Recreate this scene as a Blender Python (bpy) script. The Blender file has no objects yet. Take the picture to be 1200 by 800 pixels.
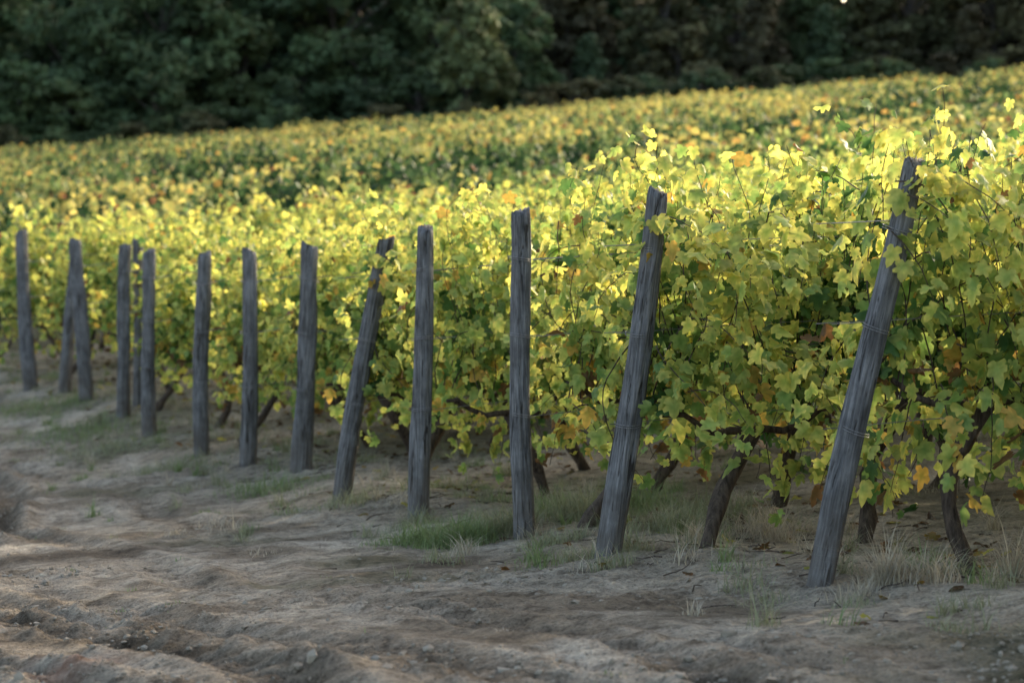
import bpy, math, random, bmesh
import numpy as np
from mathutils import Vector, Matrix, Euler

random.seed(7)
RNG = np.random.default_rng(11)
scene = bpy.context.scene
scene.view_settings.view_transform = 'Standard'
scene.view_settings.look = 'None'
scene.view_settings.exposure = 0

# ------------------------------------------------------------------ helpers
TAB = np.random.default_rng(5).random((256, 256))
def vnoise(x, y, seed=0):
    x = np.asarray(x, float) + seed * 17.31; y = np.asarray(y, float) + seed * 9.77
    xi = np.floor(x).astype(int); yi = np.floor(y).astype(int)
    fx = x - xi; fy = y - yi
    fx = fx * fx * (3 - 2 * fx); fy = fy * fy * (3 - 2 * fy)
    a = TAB[xi & 255, yi & 255]; b = TAB[(xi + 1) & 255, yi & 255]
    c = TAB[xi & 255, (yi + 1) & 255]; d = TAB[(xi + 1) & 255, (yi + 1) & 255]
    return (a * (1 - fx) + b * fx) * (1 - fy) + (c * (1 - fx) + d * fx) * fy
def fbm(x, y, seed=0, octv=4):
    s = 0; amp = .5; f = 1.0
    for i in range(octv):
        s = s + amp * (vnoise(x * f, y * f, seed + i * 3) - .5) * 2
        f *= 2.03; amp *= .5
    return s

def make_mesh(name, verts, tris, colors=None, smooth=True, mat_idx=None, mats=(), colname='Col'):
    me = bpy.data.meshes.new(name)
    verts = np.asarray(verts, np.float32); tris = np.asarray(tris, np.int32)
    k = tris.shape[1]
    me.vertices.add(len(verts)); me.vertices.foreach_set('co', verts.ravel())
    me.loops.add(tris.size); me.loops.foreach_set('vertex_index', tris.ravel())
    me.polygons.add(len(tris))
    me.polygons.foreach_set('loop_start', np.arange(0, tris.size, k, dtype=np.int32))
    me.polygons.foreach_set('loop_total', np.full(len(tris), k, np.int32))
    me.polygons.foreach_set('use_smooth', np.full(len(tris), smooth))
    for m in mats: me.materials.append(m)
    if mat_idx is not None:
        me.polygons.foreach_set('material_index', np.asarray(mat_idx, np.int32))
    if colors is not None:
        ca = me.color_attributes.new(colname, 'FLOAT_COLOR', 'POINT')
        c4 = np.ones((len(verts), 4), np.float32); c4[:, :3] = colors
        ca.data.foreach_set('color', c4.ravel())
    me.update(calc_edges=True)
    return me

def add_obj(name, data, parent=None, loc=(0, 0, 0), rot=None, scale=None):
    o = bpy.data.objects.new(name, data)
    scene.collection.objects.link(o)
    o.location = loc
    if rot is not None: o.rotation_euler = rot
    if scale is not None: o.scale = scale
    if parent: o.parent = parent
    return o

def tube(points, radii, sides=6, rough=0.0, rng=RNG):
    P = np.asarray(points, float); n = len(P)
    T = np.gradient(P, axis=0); T /= np.linalg.norm(T, axis=1)[:, None] + 1e-9
    ref = np.array([0.31, 0.9, 0.17])
    a = np.cross(T, ref); a /= np.linalg.norm(a, axis=1)[:, None] + 1e-9
    b = np.cross(T, a)
    th = np.arange(sides) * 2 * np.pi / sides
    r = np.asarray(radii)[:, None] * (1 + rough * (rng.random((n, sides)) - .5) * 2)
    V = P[:, None] + (np.cos(th) * r)[..., None] * a[:, None] + (np.sin(th) * r)[..., None] * b[:, None]
    V = np.vstack([V.reshape(-1, 3), P[-1]])
    i = np.arange(n - 1)[:, None] * sides; j = np.arange(sides)[None]; j2 = (j + 1) % sides
    A = i + j; B = i + j2; C = A + sides; Dd = B + sides
    F = np.concatenate([np.stack([A, B, Dd], -1).reshape(-1, 3), np.stack([A, Dd, C], -1).reshape(-1, 3),
                        np.stack([(n - 1) * sides + j[0], (n - 1) * sides + j2[0], np.full(sides, n * sides)], -1)])
    return V, F

class Acc:
    def __init__(s): s.v = []; s.f = []; s.c = []; s.m = []; s.n = 0
    def add(s, v, f, c=(0.5, .5, .5), m=0):
        v = np.asarray(v); f = np.asarray(f)
        s.v.append(v); s.f.append(f + s.n); s.n += len(v)
        c = np.asarray(c, float)
        if c.ndim == 1: c = np.tile(c, (len(v), 1))
        s.c.append(c); s.m.append(np.full(len(f), m))
    def mesh(s, name, mats, smooth=True):
        return make_mesh(name, np.concatenate(s.v), np.concatenate(s.f), np.concatenate(s.c), smooth, np.concatenate(s.m), mats)

# ------------------------------------------------------------------ materials
def new_mat(name):
    m = bpy.data.materials.new(name); m.use_nodes = True
    nt = m.node_tree; nt.nodes.clear()
    out = nt.nodes.new('ShaderNodeOutputMaterial')
    return m, nt, out
def N(nt, t, **kw):
    n = nt.nodes.new(t)
    for k, v in kw.items(): setattr(n, k, v)
    return n
def noise(nt, vec, scale, detail=4, rough=.55, dist=0):
    n = N(nt, 'ShaderNodeTexNoise'); n.inputs['Scale'].default_value = scale
    n.inputs['Detail'].default_value = detail; n.inputs['Roughness'].default_value = rough
    n.inputs['Distortion'].default_value = dist
    if vec is not None: nt.links.new(vec, n.inputs['Vector'])
    return n.outputs['Fac']
def ramp(nt, fac, stops):
    r = N(nt, 'ShaderNodeValToRGB'); el = r.color_ramp.elements
    while len(el) < len(stops): el.new(0.5)
    for e, (p, c) in zip(el, stops):
        e.position = p; e.color = (*c, 1) if len(c) == 3 else c
    nt.links.new(fac, r.inputs['Fac']); return r.outputs['Color']
def mixc(nt, fac, a, b, mode='MIX'):
    m = N(nt, 'ShaderNodeMix', data_type='RGBA', blend_type=mode)
    for sock, v in ((m.inputs[0], fac), (m.inputs[6], a), (m.inputs[7], b)):
        if isinstance(v, bpy.types.NodeSocket): nt.links.new(v, sock)
        elif isinstance(v, (int, float)): sock.default_value = v
        else: sock.default_value = (*v, 1)
    return m.outputs[2]

def leaf_material(name, trans=.45, rough=.5, spec=.3, nz=True):
    m, nt, out = new_mat(name)
    at = N(nt, 'ShaderNodeAttribute', attribute_name='Col')
    col = at.outputs['Color']
    if nz:
        geo = N(nt, 'ShaderNodeNewGeometry')
        n_ = noise(nt, geo.outputs['Position'], 30, 1)
        col = mixc(nt, 1.0, col, ramp(nt, n_, [(0.3, (.70, .76, .66)), (0.7, (1.15, 1.1, 1.1))]), 'MULTIPLY')
    p = N(nt, 'ShaderNodeBsdfPrincipled'); p.inputs['Roughness'].default_value = rough
    p.inputs['Specular IOR Level'].default_value = spec
    nt.links.new(col, p.inputs['Base Color'])
    t = N(nt, 'ShaderNodeBsdfTranslucent'); nt.links.new(col, t.inputs['Color'])
    mx = N(nt, 'ShaderNodeMixShader'); mx.inputs[0].default_value = trans
    nt.links.new(p.outputs[0], mx.inputs[1]); nt.links.new(t.outputs[0], mx.inputs[2])
    nt.links.new(mx.outputs[0], out.inputs[0])
    return m
M_leaf = leaf_material('vine_leaf', .58, .5, .3)
M_leaf_far = leaf_material('vine_leaf_far', .5, .6, .15, False)
M_tree = leaf_material('forest_leaf', .25, .7, .1, False)
M_grass = leaf_material('grass_blade', .3, .6, .1, False)

def bark_material(name, c1, c2, scale):
    m, nt, out = new_mat(name)
    tc = N(nt, 'ShaderNodeTexCoord')
    mp = N(nt, 'ShaderNodeMapping'); mp.inputs['Scale'].default_value = (1, 1, .25)
    nt.links.new(tc.outputs['Object'], mp.inputs['Vector'])
    nz = noise(nt, mp.outputs[0], scale, 4, .65)
    col = ramp(nt, nz, [(.3, c1), (.72, c2)])
    p = N(nt, 'ShaderNodeBsdfPrincipled'); p.inputs['Roughness'].default_value = .9
    p.inputs['Specular IOR Level'].default_value = .15
    nt.links.new(col, p.inputs['Base Color'])
    b = N(nt, 'ShaderNodeBump'); b.inputs['Strength'].default_value = .9; b.inputs['Distance'].default_value = .01
    nt.links.new(nz, b.inputs['Height']); nt.links.new(b.outputs[0], p.inputs['Normal'])
    nt.links.new(p.outputs[0], out.inputs[0]); return m
M_bark = bark_material('vine_bark', (.022, .016, .012), (.13, .095, .07), 45)
M_tbark = bark_material('tree_bark', (.03, .025, .02), (.10, .085, .07), 8)

def post_material():
    m, nt, out = new_mat('weathered_post_wood')
    tc = N(nt, 'ShaderNodeTexCoord'); oi = N(nt, 'ShaderNodeObjectInfo')
    add = N(nt, 'ShaderNodeVectorMath', operation='ADD')
    nt.links.new(tc.outputs['Object'], add.inputs[0]); nt.links.new(oi.outputs['Location'], add.inputs[1])
    mp = N(nt, 'ShaderNodeMapping'); mp.inputs['Scale'].default_value = (1, 1, .045)
    nt.links.new(add.outputs[0], mp.inputs['Vector'])
    grain = noise(nt, mp.outputs[0], 95, 6, .7, .3)
    mp2 = N(nt, 'ShaderNodeMapping'); mp2.inputs['Scale'].default_value = (1, 1, .10)
    nt.links.new(add.outputs[0], mp2.inputs['Vector'])
    crack = noise(nt, mp2.outputs[0], 40, 4, .6, .6)
    blot = noise(nt, add.outputs[0], 7, 4, .6)
    c = ramp(nt, grain, [(.30, (.06, .057, .054)), (.5, (.155, .15, .145)), (.70, (.30, .285, .27))])
    c = mixc(nt, ramp(nt, blot, [(.35, (0, 0, 0)), (.65, (1, 1, 1))]), c, (.58, .57, .56), 'MULTIPLY')
    ck = ramp(nt, crack, [(.35, (1, 1, 1)), (.42, (0, 0, 0))])
    c = mixc(nt, ck, c, (.035, .03, .026))
    sep = N(nt, 'ShaderNodeSeparateXYZ'); nt.links.new(tc.outputs['Object'], sep.inputs[0])
    foot = N(nt, 'ShaderNodeMapRange'); foot.inputs['From Min'].default_value = .5; foot.inputs['From Max'].default_value = .0
    nt.links.new(sep.outputs['Z'], foot.inputs['Value'])
    f2 = N(nt, 'ShaderNodeMath', operation='MULTIPLY'); nt.links.new(foot.outputs[0], f2.inputs[0]); nt.links.new(blot, f2.inputs[1])
    c = mixc(nt, f2.outputs[0], c, (.11, .085, .06))
    p = N(nt, 'ShaderNodeBsdfPrincipled'); p.inputs['Roughness'].default_value = .85
    p.inputs['Specular IOR Level'].default_value = .2
    nt.links.new(c, p.inputs['Base Color'])
    h = N(nt, 'ShaderNodeMath', operation='SUBTRACT'); nt.links.new(grain, h.inputs[0]); nt.links.new(ck, h.inputs[1])
    b = N(nt, 'ShaderNodeBump'); b.inputs['Strength'].default_value = .9; b.inputs['Distance'].default_value = .008
    nt.links.new(h.outputs[0], b.inputs['Height']); nt.links.new(b.outputs[0], p.inputs['Normal'])
    nt.links.new(p.outputs[0], out.inputs[0]); return m
M_post = post_material()

m, nt, out = new_mat('fence_wire')
p = N(nt, 'ShaderNodeBsdfPrincipled'); p.inputs['Metallic'].default_value = .6; p.inputs['Roughness'].default_value = .5
cc = ramp(nt, noise(nt, None, 30), [(.4, (.15, .14, .13)), (.6, (.35, .33, .31))]); nt.links.new(cc, p.inputs['Base Color'])
nt.links.new(p.outputs[0], out.inputs[0]); M_wire = m

def ground_material():
    m, nt, out = new_mat('vineyard_soil')
    geo = N(nt, 'ShaderNodeNewGeometry'); pos = geo.outputs['Position']
    at = N(nt, 'ShaderNodeAttribute', attribute_name='Col')
    sep = N(nt, 'ShaderNodeSeparateColor'); nt.links.new(at.outputs['Color'], sep.inputs[0])
    n1 = noise(nt, pos, .9, 4, .65, .4); n2 = noise(nt, pos, 9, 4, .7); n3 = noise(nt, pos, 55, 4, .75)
    base = ramp(nt, n1, [(.30, (.21, .172, .125)), (.48, (.34, .285, .21)), (.66, (.47, .405, .31))])
    sp = ramp(nt, n2, [(.32, (.42, .40, .38)), (.5, (.94, .94, .94)), (.70, (1.3, 1.28, 1.24))])
    c = mixc(nt, 1, base, sp, 'MULTIPLY')
    fine = ramp(nt, n3, [(.32, (.45, .43, .41)), (.5, (1, 1, 1)), (.70, (1.35, 1.33, 1.3))])
    c = mixc(nt, 1, c, fine, 'MULTIPLY')
    c = mixc(nt, sep.outputs[0], c, (.42, .37, .32), 'MULTIPLY')
    lit = ramp(nt, n2, [(.35, (.05, .055, .025)), (.6, (.14, .125, .065))])
    c = mixc(nt, sep.outputs[1], c, lit)
    c = mixc(nt, sep.outputs[2], c, (.36, .17, .10))
    p = N(nt, 'ShaderNodeBsdfPrincipled'); p.inputs['Roughness'].default_value = .95
    p.inputs['Specular IOR Level'].default_value = .1
    nt.links.new(c, p.inputs['Base Color'])
    mh = N(nt, 'ShaderNodeMath', operation='MULTIPLY_ADD'); nt.links.new(n3, mh.inputs[0]); mh.inputs[1].default_value = .4
    nt.links.new(n2, mh.inputs[2])
    b = N(nt, 'ShaderNodeBump'); b.inputs['Strength'].default_value = 1; b.inputs['Distance'].default_value = .09
    nt.links.new(mh.outputs[0], b.inputs['Height']); nt.links.new(b.outputs[0], p.inputs['Normal'])
    nt.links.new(p.outputs[0], out.inputs[0]); return m
M_ground = ground_material()

m, nt, out = new_mat('soil_clod')
geo = N(nt, 'ShaderNodeNewGeometry')
c = ramp(nt, noise(nt, geo.outputs['Position'], 5, 4), [(.3, (.15, .12, .085)), (.7, (.33, .28, .21))])
p = N(nt, 'ShaderNodeBsdfPrincipled'); p.inputs['Roughness'].default_value = .95; p.inputs['Specular IOR Level'].default_value = .1
nt.links.new(c, p.inputs['Base Color']); nt.links.new(p.outputs[0], out.inputs[0]); M_clod = m

# ------------------------------------------------------------------ layout
POSTS = [
    (2.42, 8.95, .10, .0, 1.9, .055),
    (1.366, 10.6, .385, .05, 1.90, .055),
    (.495, 12.2, .228, .03, 1.90, .057),
    (.088, 13.9, -.054, .0, 1.90, .058),
    (-.584, 15.6, .006, .0, 1.90, .060),
    (-1.214, 17.2, .316, .0, 1.90, .062),
    (-1.73, 19.6, .097, .0, 1.90, .076),
    (-2.283, 20.8, .030, .0, 1.90, .066),
    (-2.845, 22.2, .016, .0, 1.90, .066),
    (-3.62, 24.2, -.026, .0, 1.90, .068),
    (-4.20, 26.0, .06, .0, 1.90, .070),
    (-4.95, 28.0, -.09, .0, 1.92, .078),
    (-5.98, 30.0, -.10, .0, 2.00, .080),
]
EXTRA = [(-4.13, 26.6, .03, .0, 1.92, .06), (-5.42, 29.2, .17, .0, 1.72, .07)]
PY = np.array([-60, 8.95] + [p[1] for p in POSTS[1:]] + [31.8, 200])
PX = np.array([2.42 + 69 * .5, 2.42] + [p[0] for p in POSTS[1:]] + [-6.9, -6.9 - 168 * .40])
def xpost(y): return np.interp(y, PY, PX)

HY = [-200, 0, 10, 14, 18, 22, 30, 40, 70, 110, 135, 200, 400, 2000]
HZ = [0, 0, -.05, -.17, -.15, 0., .5, 1.3, 3.85, 7.15, 8.9, 12, 16, 20]
CY = [0, 10, 22, 30, 60, 110, 200]
CZ = [0, .04, .11, .09, .088, .084, .065]
def base_z(x, y):
    x = np.asarray(x, float); y = np.asarray(y, float)
    H = (np.interp(y, HY, HZ) + np.interp(y - 1.5, HY, HZ) + np.interp(y + 1.5, HY, HZ)) / 3
    return H + np.interp(y, CY, CZ) * 45 * np.tanh(x / 45)
def ruts(x, y):
    w = (xpost(y) - x) * .93
    m = np.zeros_like(w); d = np.zeros_like(w)
    for w0, ph, a0 in ((2.0, 0, 1), (3.45, .4, 1), (2.55, 2., .7), (4.05, 1.2, .9), (5.6, 0.5, .9), (1.35, 3., .45), (3.0, 1.1, .5)):
        c = w0 + .22 * np.sin(y * .45 + ph) + .1 * np.sin(y * 1.1 + ph * 2)
        q = w - c
        tread = 1 + .5 * np.sin(y * 30 + np.abs(q) * 22)
        d += a0 * (-.045 * np.exp(-(q / .12) ** 4) * tread + .032 * np.exp(-((np.abs(q) - .22) / .07) ** 2) * (.5 + vnoise(x * 6, y * 6, 91)))
        m += a0 * np.exp(-(q / .17) ** 4) * (.75 + .3 * np.sin(y * 30 + np.abs(q) * 22))
    g = np.clip(vnoise(x * .5, y * .5, 4) * 1.8 - .05, 0, 1)
    return w, d * (.3 + .9 * g), np.clip(m * g * 1.3, 0, 1)
def detail(x, y):
    w, d, m = ruts(x, y)
    s = .05 * fbm(x * .8, y * .8, 1) + .026 * fbm(x * 3, y * 3, 2, 3)
    cl = np.clip(fbm(x * .9, y * .9, 8, 3) + .3 + m * .5, .08, 1)
    s = s + .045 * cl * np.abs(fbm(x * 9, y * 9, 3, 3)) * 1.8
    fade = np.clip((60 - y) / 25, 0, 1)
    under = .06 * np.exp(-((w + .3) / .5) ** 2)
    return (s + d + under) * fade, m, w
def gzv(x, y): return base_z(x, y) + detail(x, y)[0]

ys = [7.2]
while ys[-1] < 36: ys.append(ys[-1] * 1.0036)
while ys[-1] < 2500: ys.append(ys[-1] * 1.05)
near = [7.2]
st = .05
while near[-1] > -80: near.append(near[-1] - st); st *= 1.25
ys = np.array(near[:0:-1] + ys)
xs = list(np.arange(-9.5, 5.5, .032))
st = .06; l = [xs[0]]; r = [xs[-1]]
while l[-1] > -1500: l.append(l[-1] - st); st *= 1.14
st = .06
while r[-1] < 1500: r.append(r[-1] + st); st *= 1.14
xs = np.array(l[:0:-1] + xs + r[1:])
X, Y = np.meshgrid(xs, ys)
D, Mk, W = detail(X, Y)
Z = base_z(X, Y) + D
nx, ny = len(xs), len(ys)
idx = np.arange(nx * ny).reshape(ny, nx)
quads = np.stack([idx[:-1, :-1], idx[:-1, 1:], idx[1:, 1:], idx[1:, :-1]], -1).reshape(-1, 4)
veg = np.clip((-W - .2) * .8, 0, .5) * np.clip(vnoise(X * 1.3, Y * 1.3, 12) * 2 - .5, 0, 1)
veg = np.where(Y > 36, np.maximum(veg, .75), veg)
veg = np.maximum(veg, np.clip(fbm(X * .9, Y * .9, 21) * 2.2 - .35, 0, .5) * (np.abs(W - .3) < 1.4))
veg = np.where(Y > 118, .95, veg)
red = .6 * np.clip(1 - np.hypot((X + 1.75) / .4, (Y - 9.25) / .4), 0, 1) * np.clip(fbm(X * 7, Y * 7, 30) * 2 + .4, 0, 1)
dark = np.clip(np.abs(fbm(X * 1.2, Y * 1.2, 61, 4)) * 2.8 - .45, 0, .8) * np.clip(W * 2, .2, 1)
dark = np.maximum(dark, np.clip(fbm(X * 4, Y * 4, 66, 3) * 2.2 - .5, 0, .6) * np.clip((W - .3), 0, 1))
cols = np.stack([np.clip(np.maximum(Mk * 1.0, dark), 0, 1), veg, red], -1).reshape(-1, 3)
gm = make_mesh('ground', np.stack([X, Y, Z], -1).reshape(-1, 3), quads, cols, True, None, [M_ground])
add_obj('ground', gm)

bm = bmesh.new(); bmesh.ops.create_icosphere(bm, subdivisions=1, radius=1)
IV = np.array([v.co[:] for v in bm.verts]); IF = np.array([[v.index for v in f.verts] for f in bm.faces]); bm.free()
M0 = 90000
cy = 8 + 20 * RNG.random(M0) ** 1.7; cx = RNG.uniform(-1, 1, M0) * (.24 * cy + .6)
cw, _, cm = ruts(cx, cy)
pr = np.maximum(.02, fbm(cx * .9, cy * .9, 8, 3) + .10 + .5 * cm)
keep = np.where(RNG.random(M0) < pr)[0][:9000]
cx, cy = cx[keep], cy[keep]; n = len(cx)
s = np.minimum(.0046 * np.exp(RNG.normal(0, .65, n)), .024)
cz = gzv(cx, cy) + s * .05
V = IV[None] * (1 + RNG.normal(0, .2, (n, len(IV), 1))) * (s[:, None] * RNG.uniform(.6, 1.5, (n, 3)) * np.array([1, 1, .75]))[:, None]
a = RNG.random(n) * 6.28; ca, sa = np.cos(a)[:, None], np.sin(a)[:, None]
V = np.stack([V[..., 0] * ca - V[..., 1] * sa + cx[:, None], V[..., 0] * sa + V[..., 1] * ca + cy[:, None], V[..., 2] + cz[:, None]], -1)
F = IF[None] + (np.arange(n) * len(IV))[:, None, None]
add_obj('soil_clods', make_mesh('soil_clods', V.reshape(-1, 3), F.reshape(-1, 3), None, False, None, [M_clod]))

# ------------------------------------------------------------------ leaves
half = [(.15, -.13), (.40, -.10), (.50, .10), (.38, .23), (.57, .42), (.50, .60), (.27, .56), (.22, .80)]
OUT = [(0, .02)] + half + [(0, 1.02)] + [(-a, b) for a, b in half[::-1]]
TV = np.array([(0, .36)] + OUT)
TF = np.array([(0, i, i + 1 if i < len(OUT) else 1) for i in range(1, len(OUT) + 1)])
TVL = np.array([(0, .4), (0, 0), (.48, -.02), (.5, .5), (0, 1), (-.5, .5), (-.48, -.02)])
TFL = np.array([(0, i, i + 1 if i < 6 else 1) for i in range(1, 7)])

def unit(a): return a / (np.linalg.norm(a, axis=-1, keepdims=True) + 1e-9)
def leaves(P, Nn, Tt, S, C, hi=True, rng=RNG, cup=.35):
    tv, tf = (TV, TF) if hi else (TVL, TFL)
    n = len(P); k = len(tv)
    Nn = unit(Nn); Tt = unit(Tt - (Tt * Nn).sum(-1, keepdims=True) * Nn); B = np.cross(Tt, Nn)
    fold = rng.normal(cup, .32, n); droop = rng.normal(.28, .28, n); wav = rng.random((n, k)) * .16 - .08
    lx = tv[None, :, 0] * rng.uniform(.82, 1.12, (n, 1)); ly = tv[None, :, 1] + lx * rng.normal(0, .1, (n, 1))
    z = -np.abs(lx) * fold[:, None] - (ly ** 2) * droop[:, None] + wav
    V = P[:, None] + S[:, None, None] * (lx[..., None] * B[:, None] + ly[..., None] * Tt[:, None] + z[..., None] * Nn[:, None])
    F = tf[None] + (np.arange(n) * k)[:, None, None]
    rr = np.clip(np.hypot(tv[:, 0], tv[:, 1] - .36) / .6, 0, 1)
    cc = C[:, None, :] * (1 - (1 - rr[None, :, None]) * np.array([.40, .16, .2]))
    cc = cc * (1 + (rng.random((n, k, 1)) - .5) * .22)
    return V.reshape(-1, 3), F.reshape(-1, 3), cc.reshape(-1, 3)

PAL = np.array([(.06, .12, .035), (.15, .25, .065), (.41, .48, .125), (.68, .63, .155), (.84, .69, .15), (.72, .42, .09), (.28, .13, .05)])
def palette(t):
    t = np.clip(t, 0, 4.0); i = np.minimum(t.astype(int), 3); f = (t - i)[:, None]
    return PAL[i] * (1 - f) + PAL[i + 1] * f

L = 1.15
def make_vine(name, seed, yellow=0.0, hi=True, endv=False):
    rng = np.random.default_rng(seed); acc = Acc()
    bc = (0.5, .5, .5)
    lean = rng.normal(0, .22); ly = rng.normal(0, .05)
    hz = .60 + rng.random() * .12; k = 9
    ts = np.linspace(0, 1, k)
    px = lean * (1 - ts) + .07 * np.sin(ts * 5 + rng.random() * 6); py = ly * (1 - ts) + .045 * np.sin(ts * 6 + rng.random() * 6)
    pts = np.stack([px, py, -.12 + ts * (hz + .12)], -1)
    rad = .024 + .012 * (1 - ts) + rng.random(k) * .016
    rad[-1] *= 1.2
    v, f = tube(pts, rad, 10 if hi else 5, .2, rng); acc.add(v, f, bc, 1)
    for sgn in (-1, 1):
        if rng.random() < .12: continue
        q = np.linspace(0, 1, 6)
        a = np.stack([pts[-1, 0] + sgn * q * .5, pts[-1, 1] + .03 * np.sin(q * 7), pts[-1, 2] - .02 + q * .12 + .03 * np.sin(q * 8 + seed)], -1)
        v, f = tube(a, .022 - .010 * q, 7 if hi else 4, .15, rng); acc.add(v, f, bc, 1)
    P = []; Nn = []; Tt = []; S = []; Tc = []
    ns = 26 if hi else 15; nh = 31 if hi else 9
    if endv: nh = 37
    up = np.array([0, 0, 1.])
    for s in range(ns + nh):
        hang = s >= ns
        x0 = rng.uniform(-L * .54, L * .54); side = rng.choice([-1, 1])
        tall = (not hang) and rng.random() < .16
        if not hang:
            p = np.array([x0, rng.normal(0, .05), .70 + rng.random() * .1]); d = np.array([rng.normal(0, .18), rng.normal(0, .16), 1.])
            ln = rng.uniform(1.05, 1.42) + (.12 if tall else 0)
        else:
            p = np.array([x0, side * .12, rng.uniform(.48, 1.7)]); d = np.array([rng.normal(0, .25), side * rng.uniform(.3, .9), rng.uniform(-.4, .5)])
            ln = rng.uniform(.35, .9)
        step = .060 if hi else .1
        path = [p.copy()]; zlim = rng.uniform(.16, .45)
        for q in range(int(ln / step)):
            d = unit(d + rng.normal(0, .13, 3))
            if abs(p[0]) > .5: d = unit(d - np.array([np.sign(p[0]) * .2, 0, 0]))
            if hang: d = unit(d + np.array([0, 0, -.17]))
            else:
                d = unit(d + np.array([0, -p[1] * .5, .05]))
                if p[2] > 1.9: d = unit(d + np.array([0, side * .12, -.05 if tall else -.15]))
            p = p + d * step; path.append(p.copy())
            if p[2] < zlim: break
            for rep in range(1 if rng.random() < (.38 if hi else .7) else 2):
                o = rng.normal(0, 1, 3); o[1] += np.sign(p[1] + rng.normal(0, .12)) * 1.0; o[2] *= .5; o = unit(o)
                lp = p + o * rng.uniform(.03, .14)
                P.append(lp); Nn.append(o * .75 + up * .45 + rng.normal(0, .5, 3))
                Tt.append(-up * .75 + o * .45 + rng.normal(0, .4, 3))
                end = q * step / ln
                S.append((rng.uniform(.045, .106) if hi else rng.uniform(.11, .17)) * (1 - .5 * max(0, end - .6)))
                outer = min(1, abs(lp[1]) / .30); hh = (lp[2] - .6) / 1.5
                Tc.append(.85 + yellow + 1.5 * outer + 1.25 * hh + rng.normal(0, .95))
        if hi and len(path) > 2:
            rr = np.linspace(.0045, .0018, len(path))
            v, f = tube(np.array(path), rr, 3, 0, rng); acc.add(v, f, bc, 1)
    P = np.array(P); Tc = np.array(Tc); S = np.array(S)
    deep = yellow < -2
    if deep: Tc = np.clip(Tc, 0, 1.0)
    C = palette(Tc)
    u = rng.random(len(P)); low = P[:, 2] < .95
    if not deep:
        C[(u < .02) | (low & (u < .08))] = PAL[5]; C[(u > .99) | (low & (u > .95))] = PAL[6]
    C *= rng.uniform(.7, 1.12, (len(P), 1))
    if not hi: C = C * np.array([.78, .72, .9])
    if deep: C *= .8
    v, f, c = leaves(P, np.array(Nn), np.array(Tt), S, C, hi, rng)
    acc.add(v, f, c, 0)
    return acc.mesh(name, [M_leaf if hi else M_leaf_far, M_bark])

HI_Y = [make_vine('vine_hi', 100 + i, .3 + .3 * (i % 2)) for i in range(7)]
HI_E = [make_vine('vine_end', 150 + i, .45, True, True) for i in range(4)]
HI_G = [make_vine('vine_hi_green', 200 + i, -.8) for i in range(3)]
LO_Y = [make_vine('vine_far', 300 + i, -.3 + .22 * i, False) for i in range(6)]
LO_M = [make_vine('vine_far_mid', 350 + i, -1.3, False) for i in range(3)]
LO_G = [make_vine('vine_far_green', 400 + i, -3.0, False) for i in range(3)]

ANG = math.radians(28)
rdir = np.array([math.cos(ANG), math.sin(ANG)]); ndir = np.array([-math.sin(ANG), math.cos(ANG)])
# dark green stretches in the hillside rows: centre x, y, half length, half depth
THIN = [(-2.2, 41.5, 3.0, 3.2), (.6, 47, 3.0, 3.0), (-8.2, 38.5, 2.6, 3.0), (5.8, 52, 3.2, 3.4), (9.5, 60, 3.0, 3.2), (-7, 57, 3.2, 3.0), (14.5, 72, 4, 4), (-11, 72, 3.5, 3.5), (3, 76, 3.5, 3.5), (-4, 92, 4, 4), (17.5, 92, 4, 4), (-18, 97, 4, 4)]
def thin_state(x, y):
    for tx, ty, hl, hw in THIN:
        d = np.array([x - tx, y - ty]); a = d @ rdir; b = d @ ndir
        a -= b * .5
        v = (a / (hl * 1.3)) ** 2 + (b / hw) ** 2 + .5 * (float(vnoise(x * .8, y * .8, 7)) - .5)
        if v < .85: return 2
        if v < 1.25: return 1
    return 0
starts = [(5.1, 3.6), (4.15, 5.4), (3.25, 7.2)] + [(p[0], p[1]) for p in POSTS]  # first three rows stand out of view, added to keep sun off the track
NR = len(starts) + 1
starts += [(-6.95, 31.8)]
while starts[-1][1] < 118: starts.append((starts[-1][0] - .76, starts[-1][1] + 1.90))
far_parent = add_obj('vineyard_hillside', None)
HS = {3: 1.0, 4: 1.12, 5: 1.10, 6: 1.05, 7: 1.04, 8: 1.0}
cnt = 0
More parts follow.
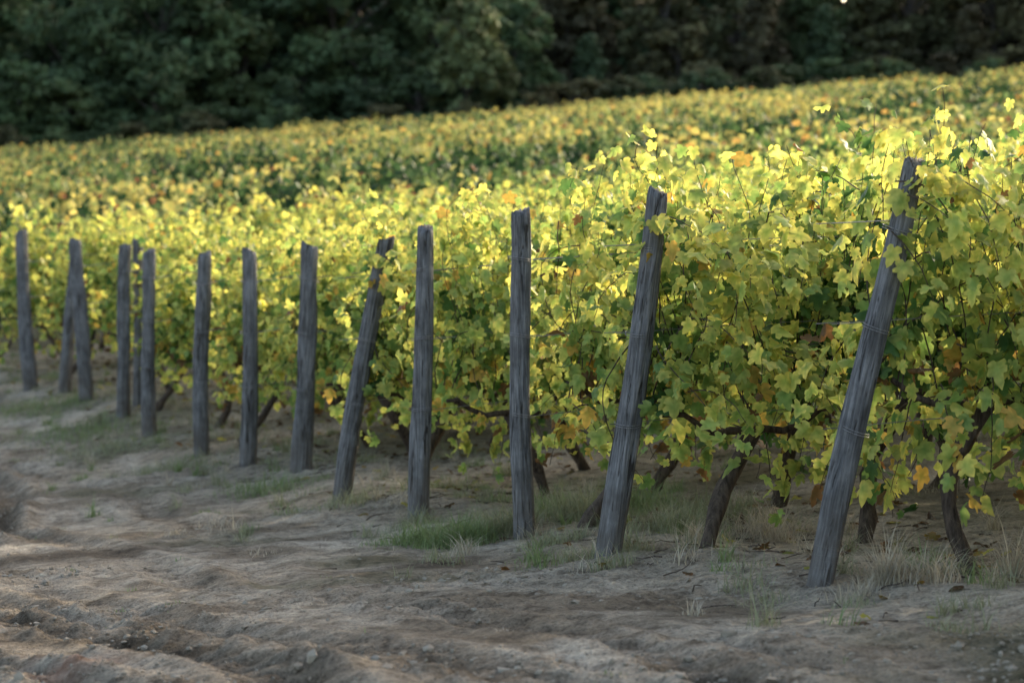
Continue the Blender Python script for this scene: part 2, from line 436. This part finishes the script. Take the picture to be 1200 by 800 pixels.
for ri, (sx, sy) in enumerate(starts):
    nearrow = ri < NR
    z0 = float(base_z(sx, sy))
    par = add_obj('grapevine_row', None, None, (sx, sy, z0), (0, 0, ANG)) if nearrow else far_parent
    s = .78 + random.uniform(-.05, .08)
    seg = 0
    while True:
        x = sx + rdir[0] * s; y = sy + rdir[1] * s
        if y > 114 or s > 150: break
        lim = .215 * y + 6
        if x > lim: break
        if x > -.215 * y - 4:
            green = float(vnoise(s * .11, ri * .9, 44)) ; gap = float(vnoise(s * .14, ri * 1.3, 51))
            isfar = y > 34
            ts_ = thin_state(x, y) if isfar else 0
            if isfar: lst = LO_G if ts_ == 2 else (LO_M if (ts_ == 1 or green > .64) else LO_Y)
            else: lst = HI_G if (green > .62 and s > 1.2) else HI_Y
            if ri == 5 and seg in (1, 2): lst = HI_G
            if seg == 0 and not isfar: lst = HI_E
            if not (isfar and gap > .88):
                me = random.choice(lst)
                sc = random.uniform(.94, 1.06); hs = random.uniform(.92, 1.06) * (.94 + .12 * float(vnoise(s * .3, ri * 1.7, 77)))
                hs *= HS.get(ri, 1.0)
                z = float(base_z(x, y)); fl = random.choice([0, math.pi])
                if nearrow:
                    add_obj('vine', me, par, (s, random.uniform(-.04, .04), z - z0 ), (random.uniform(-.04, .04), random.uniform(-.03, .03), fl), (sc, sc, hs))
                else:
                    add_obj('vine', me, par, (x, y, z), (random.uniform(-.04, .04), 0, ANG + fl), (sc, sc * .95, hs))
                cnt += 1
        s += L * random.uniform(.93, 1.03); seg += 1
    if nearrow:
        a = Acc()
        for hgt in (.72, 1.18, 1.62):
            for yy in ((0,) if hgt < 1 else (-.06, .06)):
                q = np.linspace(0, 9, 19)
                zz = base_z(sx + rdir[0] * q, sy + rdir[1] * q) - z0
                pts = np.stack([q, np.full_like(q, yy), zz + hgt + .01 * np.sin(q * 2)], -1)
                v, f = tube(pts, np.full(len(q), .0022), 4); a.add(v, f)
        add_obj('trellis_wire', a.mesh('trellis_wire', [M_wire]), par)
print('vines', cnt)

# ------------------------------------------------------------------ posts
def make_post(seed, h, R):
    rng = np.random.default_rng(seed)
    sides = 40; rings = 56; zb = -.35
    th = np.arange(sides) * 2 * np.pi / sides
    ph = rng.random() * 6; V = []
    for i in range(rings):
        t = i / (rings - 1); z = zb + (h - zb) * t
        r = R * (1.12 - .22 * max(0, t - .1)) * (1 + .05 * math.sin(z * 2.3 + ph))
        groove = (fbm(np.cos(th) * 5 + 20, np.sin(th) * 5 + z * .5, seed, 4)) * .16
        lump = .18 * fbm(np.cos(th) * 1.2 + 5, np.sin(th) * 1.2 + z * 2.6, seed + 3, 3)
        rr = r * (1 + groove + lump)
        dc = np.abs(np.angle(np.exp(1j * (th - ph - .25 * math.sin(z * 1.7)))))
        rr = rr - R * .22 * np.exp(-(dc / .1) ** 2) * min(1, max(0, (t - .3) * 3))
        cx = .02 * math.sin(z * 2.1 + ph); cy = .02 * math.cos(z * 1.7 + ph)
        zz = np.full(sides, z)
        if i == rings - 1:
            zz = z + (np.cos(th - ph) * .35) * R + rng.normal(0, .007, sides); rr = rr * .93
        V.append(np.stack([np.cos(th) * rr + cx, np.sin(th) * rr + cy, zz], -1))
    V = np.concatenate(V); F = []
    for i in range(rings - 1):
        for j in range(sides):
            a = i * sides + j; b = i * sides + (j + 1) % sides
            F += [(a, b, b + sides), (a, b + sides, a + sides)]
    V = np.vstack([V, V[-sides:].mean(0) + (0, 0, -.004)])
    for j in range(sides): F.append(((rings - 1) * sides + j, (rings - 1) * sides + (j + 1) % sides, len(V) - 1))
    return make_mesh('wooden_post', V, np.array(F), None, True, None, [M_post])
for i, (x, y, dx, dy, h, R) in enumerate(POSTS + EXTRA):
    vec = Vector((dx, dy, h)); ln = vec.length
    o = add_obj('wooden_post', make_post(500 + i, ln, R), None, (x, y, float(base_z(x, y)) + .0))
    o.rotation_mode = 'QUATERNION'; o.rotation_quaternion = vec.to_track_quat('Z', 'Y')
    a = Acc()
    for hh in (.72, 1.18, 1.62):
        for kk in range(2):
            q = np.linspace(0, 2 * np.pi, 25)
            pts = np.stack([np.cos(q) * R * 1.13, np.sin(q) * R * 1.13, hh + kk * .012 + .012 * np.sin(q + i)], -1)
            v, f = tube(pts, np.full(25, .0018), 4); a.add(v, f)
    add_obj('wire_wrap', a.mesh('wire_wrap', [M_wire]), o)

# ------------------------------------------------------------------ grass
def blades(acc, cx, cy, n, spread, hgt, col, jit=.3, lean=1.4, wid=.0024):
    rng = RNG
    ax = rng.normal(0, spread, n) + cx; ay = rng.normal(0, spread, n) + cy
    az = gzv(ax, ay) - .005
    a = rng.random(n) * 6.283; h = hgt * rng.uniform(.3, 1.15, n) * np.exp(-np.hypot(ax - cx, ay - cy) ** 2 / (6 * spread ** 2)); le = rng.uniform(.2, 1, n) * lean
    dirx, diry = np.cos(a), np.sin(a)
    k = 4; V = []
    for i in range(k):
        t = i / (k - 1)
        bx = ax + dirx * h * le * t ** 1.6; by = ay + diry * h * le * t ** 1.6; bz = az + h * t * (1 - .38 * le * t)
        w = wid * (1 - t * .9) * (h / hgt + .4)
        V.append(np.stack([bx - diry * w, by + dirx * w, bz], -1)); V.append(np.stack([bx + diry * w, by - dirx * w, bz], -1))
    V = np.stack(V, 1)
    T = []
    for i in range(k - 1):
        b = 2 * i; T += [(b, b + 1, b + 3), (b, b + 3, b + 2)]
    F = np.array(T)[None] + (np.arange(n) * 2 * k)[:, None, None]
    C = np.array(col)[None] * rng.uniform(1 - jit, 1 + jit, (n, 1))
    C = np.repeat(C[:, None], 2 * k, 1)
    acc.add(V.reshape(-1, 3), F.reshape(-1, 3), C.reshape(-1, 3))
G = (.18, .23, .09); DRY = (.42, .36, .26); OL = (.25, .25, .14)
acc = Acc()
for cx, cy, n, sp, h, c in [
    (-.30, 14.0, 1300, .12, .26, G), (-.05, 14.2, 900, .12, .28, OL), (-.55, 14.3, 700, .15, .19, G), (.45, 14.6, 900, .16, .3, OL), (.75, 15.3, 900, .2, .32, G), (.25, 14.9, 500, .15, .26, G),
    (1.62, 10.45, 320, .05, .30, DRY), (1.80, 10.4, 260, .08, .24, DRY), (1.45, 10.2, 180, .08, .14, DRY), (2.25, 10.8, 140, .06, .38, DRY), (.62, 12.3, 160, .07, .2, OL), (.3, 12.5, 200, .1, .14, OL),
    (.95, 13.4, 600, .15, .28, OL), (1.4, 13.3, 500, .15, .26, DRY), (1.0, 12.6, 200, .1, .2, DRY), (.2, 13.3, 300, .1, .16, OL), (1.15, 14.2, 600, .2, .32, OL),
    (-.6, 15.3, 300, .1, .18, OL), (-4.5, 25.2, 1200, .45, .19, G), (-3.9, 23.5, 1000, .35, .18, OL), (-5.4, 28.0, 1200, .5, .2, G), (-3.0, 21.6, 600, .25, .2, OL), (-1.9, 18.6, 500, .2, .22, G), (-1.1, 16.6, 400, .15, .18, OL)]:
    blades(acc, cx, cy, n, sp, h, c)
for i in range(700):
    y = random.uniform(9, 40); w = random.gauss(-.3, .8) if random.random() < .75 else random.uniform(-5, 0)
    x = float(xpost(y)) - w
    blades(acc, x, y, random.randint(20, 90), random.uniform(.02, .08), random.uniform(.06, .24), random.choice([G, DRY, OL, OL]))
for i in range(140):
    y = random.uniform(8.2, 30); x = float(xpost(y)) - random.uniform(.4, 5)
    blades(acc, x, y, random.randint(4, 18), random.uniform(.02, .06), random.uniform(.03, .06), random.choice([G, DRY, OL]))
add_obj('grass_tufts', acc.mesh('grass_tufts', [M_grass]))

n = 1100
yy = RNG.uniform(8.5, 34, n); ww = RNG.normal(-1.5, .8, n); xx = xpost(yy) - ww
zz = gzv(xx, yy) + .012
C = PAL[RNG.choice([4, 5, 6, 6, 6, 6], n)] * RNG.uniform(.3, .6, (n, 1))
ang = RNG.random(n) * 6.28
v, f, c = leaves(np.stack([xx, yy, zz], -1), RNG.normal(0, .3, (n, 3)) + (0, 0, 1), np.stack([np.cos(ang), np.sin(ang), ang * 0], -1), RNG.uniform(.04, .08, n), C, True)
acc = Acc(); acc.add(v, f, c); add_obj('fallen_leaves', acc.mesh('fallen_leaves', [M_leaf]))
acc = Acc()
for i in range(240):
    y = random.uniform(9.4, 24); x = float(xpost(y)) - random.gauss(-.6, .7)
    a = random.random() * 6.28; l = random.uniform(.06, .2); q = np.linspace(0, 1, 5)
    px = x + math.cos(a) * l * q; py = y + math.sin(a) * l * q + .02 * np.sin(q * 5)
    pz = gzv(px, py) + .008 + .02 * q * random.random()
    v, f = tube(np.stack([px, py, pz], -1), np.linspace(.004, .002, 5), 4); acc.add(v, f)
add_obj('twigs', acc.mesh('twigs', [M_bark]))

# ------------------------------------------------------------------ forest
def make_tree(seed, H, R, base, kind=0):
    rng = np.random.default_rng(seed); acc = Acc()
    q = np.linspace(0, 1, 7)
    tr = np.stack([.3 * np.sin(q * 3 + seed), .3 * np.cos(q * 2 + seed), -.5 + q * H * .85], -1)
    v, f = tube(tr, .22 * (1 - .85 * q) + .02, 8, .1, rng); acc.add(v, f, (.5, .5, .5), 1)
    nc = 80; cen = []; rad = []
    for i in range(nc):
        t = rng.uniform(.03, 1); 
        if kind == 0: prof = math.sqrt(max(0, 1 - ((t - .5) / .52) ** 2))
        else: prof = (1 - t) * .95 + .06
        a = rng.random() * 6.28; rr = R * prof * math.sqrt(rng.uniform(.15, 1)) * rng.uniform(.8, 1.12)
        c = np.array([math.cos(a) * rr, math.sin(a) * rr, H * (.04 + .92 * t)])
        cen.append(c); rad.append(rng.uniform(.4, 1.0) * R * .33)
        if i % 4 == 0:
            b = tr[min(6, int(t * 6))]; 
            v, f = tube(np.stack([b, (b + c) / 2 + (0, 0, .2), c]), np.array([.08, .05, .02]), 5, 0, rng); acc.add(v, f, (.5, .5, .5), 1)
    P = []; Nn = []; Cc = []
    for c, r in zip(cen, rad):
        k = 70; d = unit(rng.normal(0, 1, (k, 3))); p = c + d * (r * rng.random((k, 1)) ** .45) * np.array([1.1, 1.1, .8])
        P.append(p); Nn.append(d + rng.normal(0, .6, (k, 3)) + (0, 0, .3))
        br = rng.uniform(.6, 1.4)
        Cc.append(np.array(base) * br * rng.uniform(.7, 1.3, (k, 1)))
    P = np.concatenate(P); Nn = np.concatenate(Nn); Cc = np.concatenate(Cc)
    v, f, c = leaves(P, Nn, rng.normal(0, 1, P.shape), rng.uniform(.22, .45, len(P)), Cc, False, rng)
    acc.add(v, f, c, 0)
    return acc.mesh('forest_tree', [M_tree, M_tbark])
TG = [make_tree(700, 10, 3.2, (.075, .10, .042)), make_tree(701, 10, 2.7, (.10, .12, .05)), make_tree(702, 10, 3.6, (.065, .085, .038)), make_tree(703, 10, 2.4, (.055, .072, .035), 1)]
TB = [make_tree(710, 10, 3.3, (.10, .083, .038)), make_tree(711, 10, 2.8, (.08, .073, .034)), make_tree(712, 10, 2.4, (.08, .064, .034), 1)]
TL = make_tree(720, 10, 2.9, (.13, .14, .06))
forest = add_obj('forest_treeline', None)
for (yr, sp, need) in ((126, 3.4, .085), (131, 4.2, .12), (137, 4.6, .135), (146, 4.6, .145), (158, 4.6, .155), (164, 5, .14)):
    x = -.215 * yr - 14
    while x < .215 * yr + 14:
        y = yr + random.uniform(-1.5, 1.5); az = x / y
        z = float(base_z(x, y)); target = need * random.uniform(.86, 1.12)
        lowgap = abs(az + .181) < .008
        if lowgap: target = min(target, .115)
        H = max(3.5, 1.35 + target * y - z)
        pb = min(1, max(0, (az + .02) / .16))
        me = random.choice(TB if random.random() < pb else TG)
        if yr < 128 and abs(az + .012) < .012: me = TL; H = 8.2
        w = max(H / 10 * random.uniform(.85, 1.25), .75)
        if abs(az + .181) < .03: w = .85
        add_obj('tree', me, forest, (x, y, z - .2), (0, 0, random.random() * 6.28), (w, w, H / 10))
        x += sp * random.uniform(.7, 1.2) * (.75 if abs(az + .181) < .03 else 1)
for i in range(70):
    x = -44 + 88 * i / 70 + random.uniform(-.6, .6); y = 121.5 + random.uniform(-1, 1)
    s = random.uniform(.18, .36)
    add_obj('shrub', random.choice(TG[:3] + TB[:2]), forest, (x, y, float(base_z(x, y)) - .3), (0, 0, random.random() * 6), (s * 1.4, s * 1.4, s))

# ------------------------------------------------------------------ light, sky, camera
el = math.radians(20); az = math.atan2(.62, .78)
to_sun = Vector((math.sin(az) * math.cos(el), math.cos(az) * math.cos(el), math.sin(el)))
sun = bpy.data.lights.new('sun', 'SUN'); sun.energy = 4.2; sun.angle = math.radians(.6); sun.color = (1, .86, .64)
so = add_obj('sun', sun, None, (20, 30, 30)); so.rotation_euler = to_sun.to_track_quat('Z', 'Y').to_euler()
wd = bpy.data.worlds.new('World'); scene.world = wd; wd.use_nodes = True
wn = wd.node_tree; bg = wn.nodes['Background']
sky = wn.nodes.new('ShaderNodeTexSky'); sky.sky_type = 'NISHITA'; sky.sun_disc = False
sky.sun_elevation = el; sky.sun_rotation = az
sky.dust_density = 4; sky.ozone_density = .6
wn.links.new(sky.outputs[0], bg.inputs[0]); bg.inputs[1].default_value = .58

cam = bpy.data.cameras.new('camera'); co = add_obj('camera', cam, None, (0, 0, 1.35))
cam.lens = 85; cam.sensor_width = 36; cam.clip_end = 5000; cam.clip_start = .1
co.rotation_euler = (math.radians(90 - 1.415), 0, 0)
cam.dof.use_dof = True; cam.dof.focus_distance = 12.0; cam.dof.aperture_fstop = 2.6
scene.camera = co
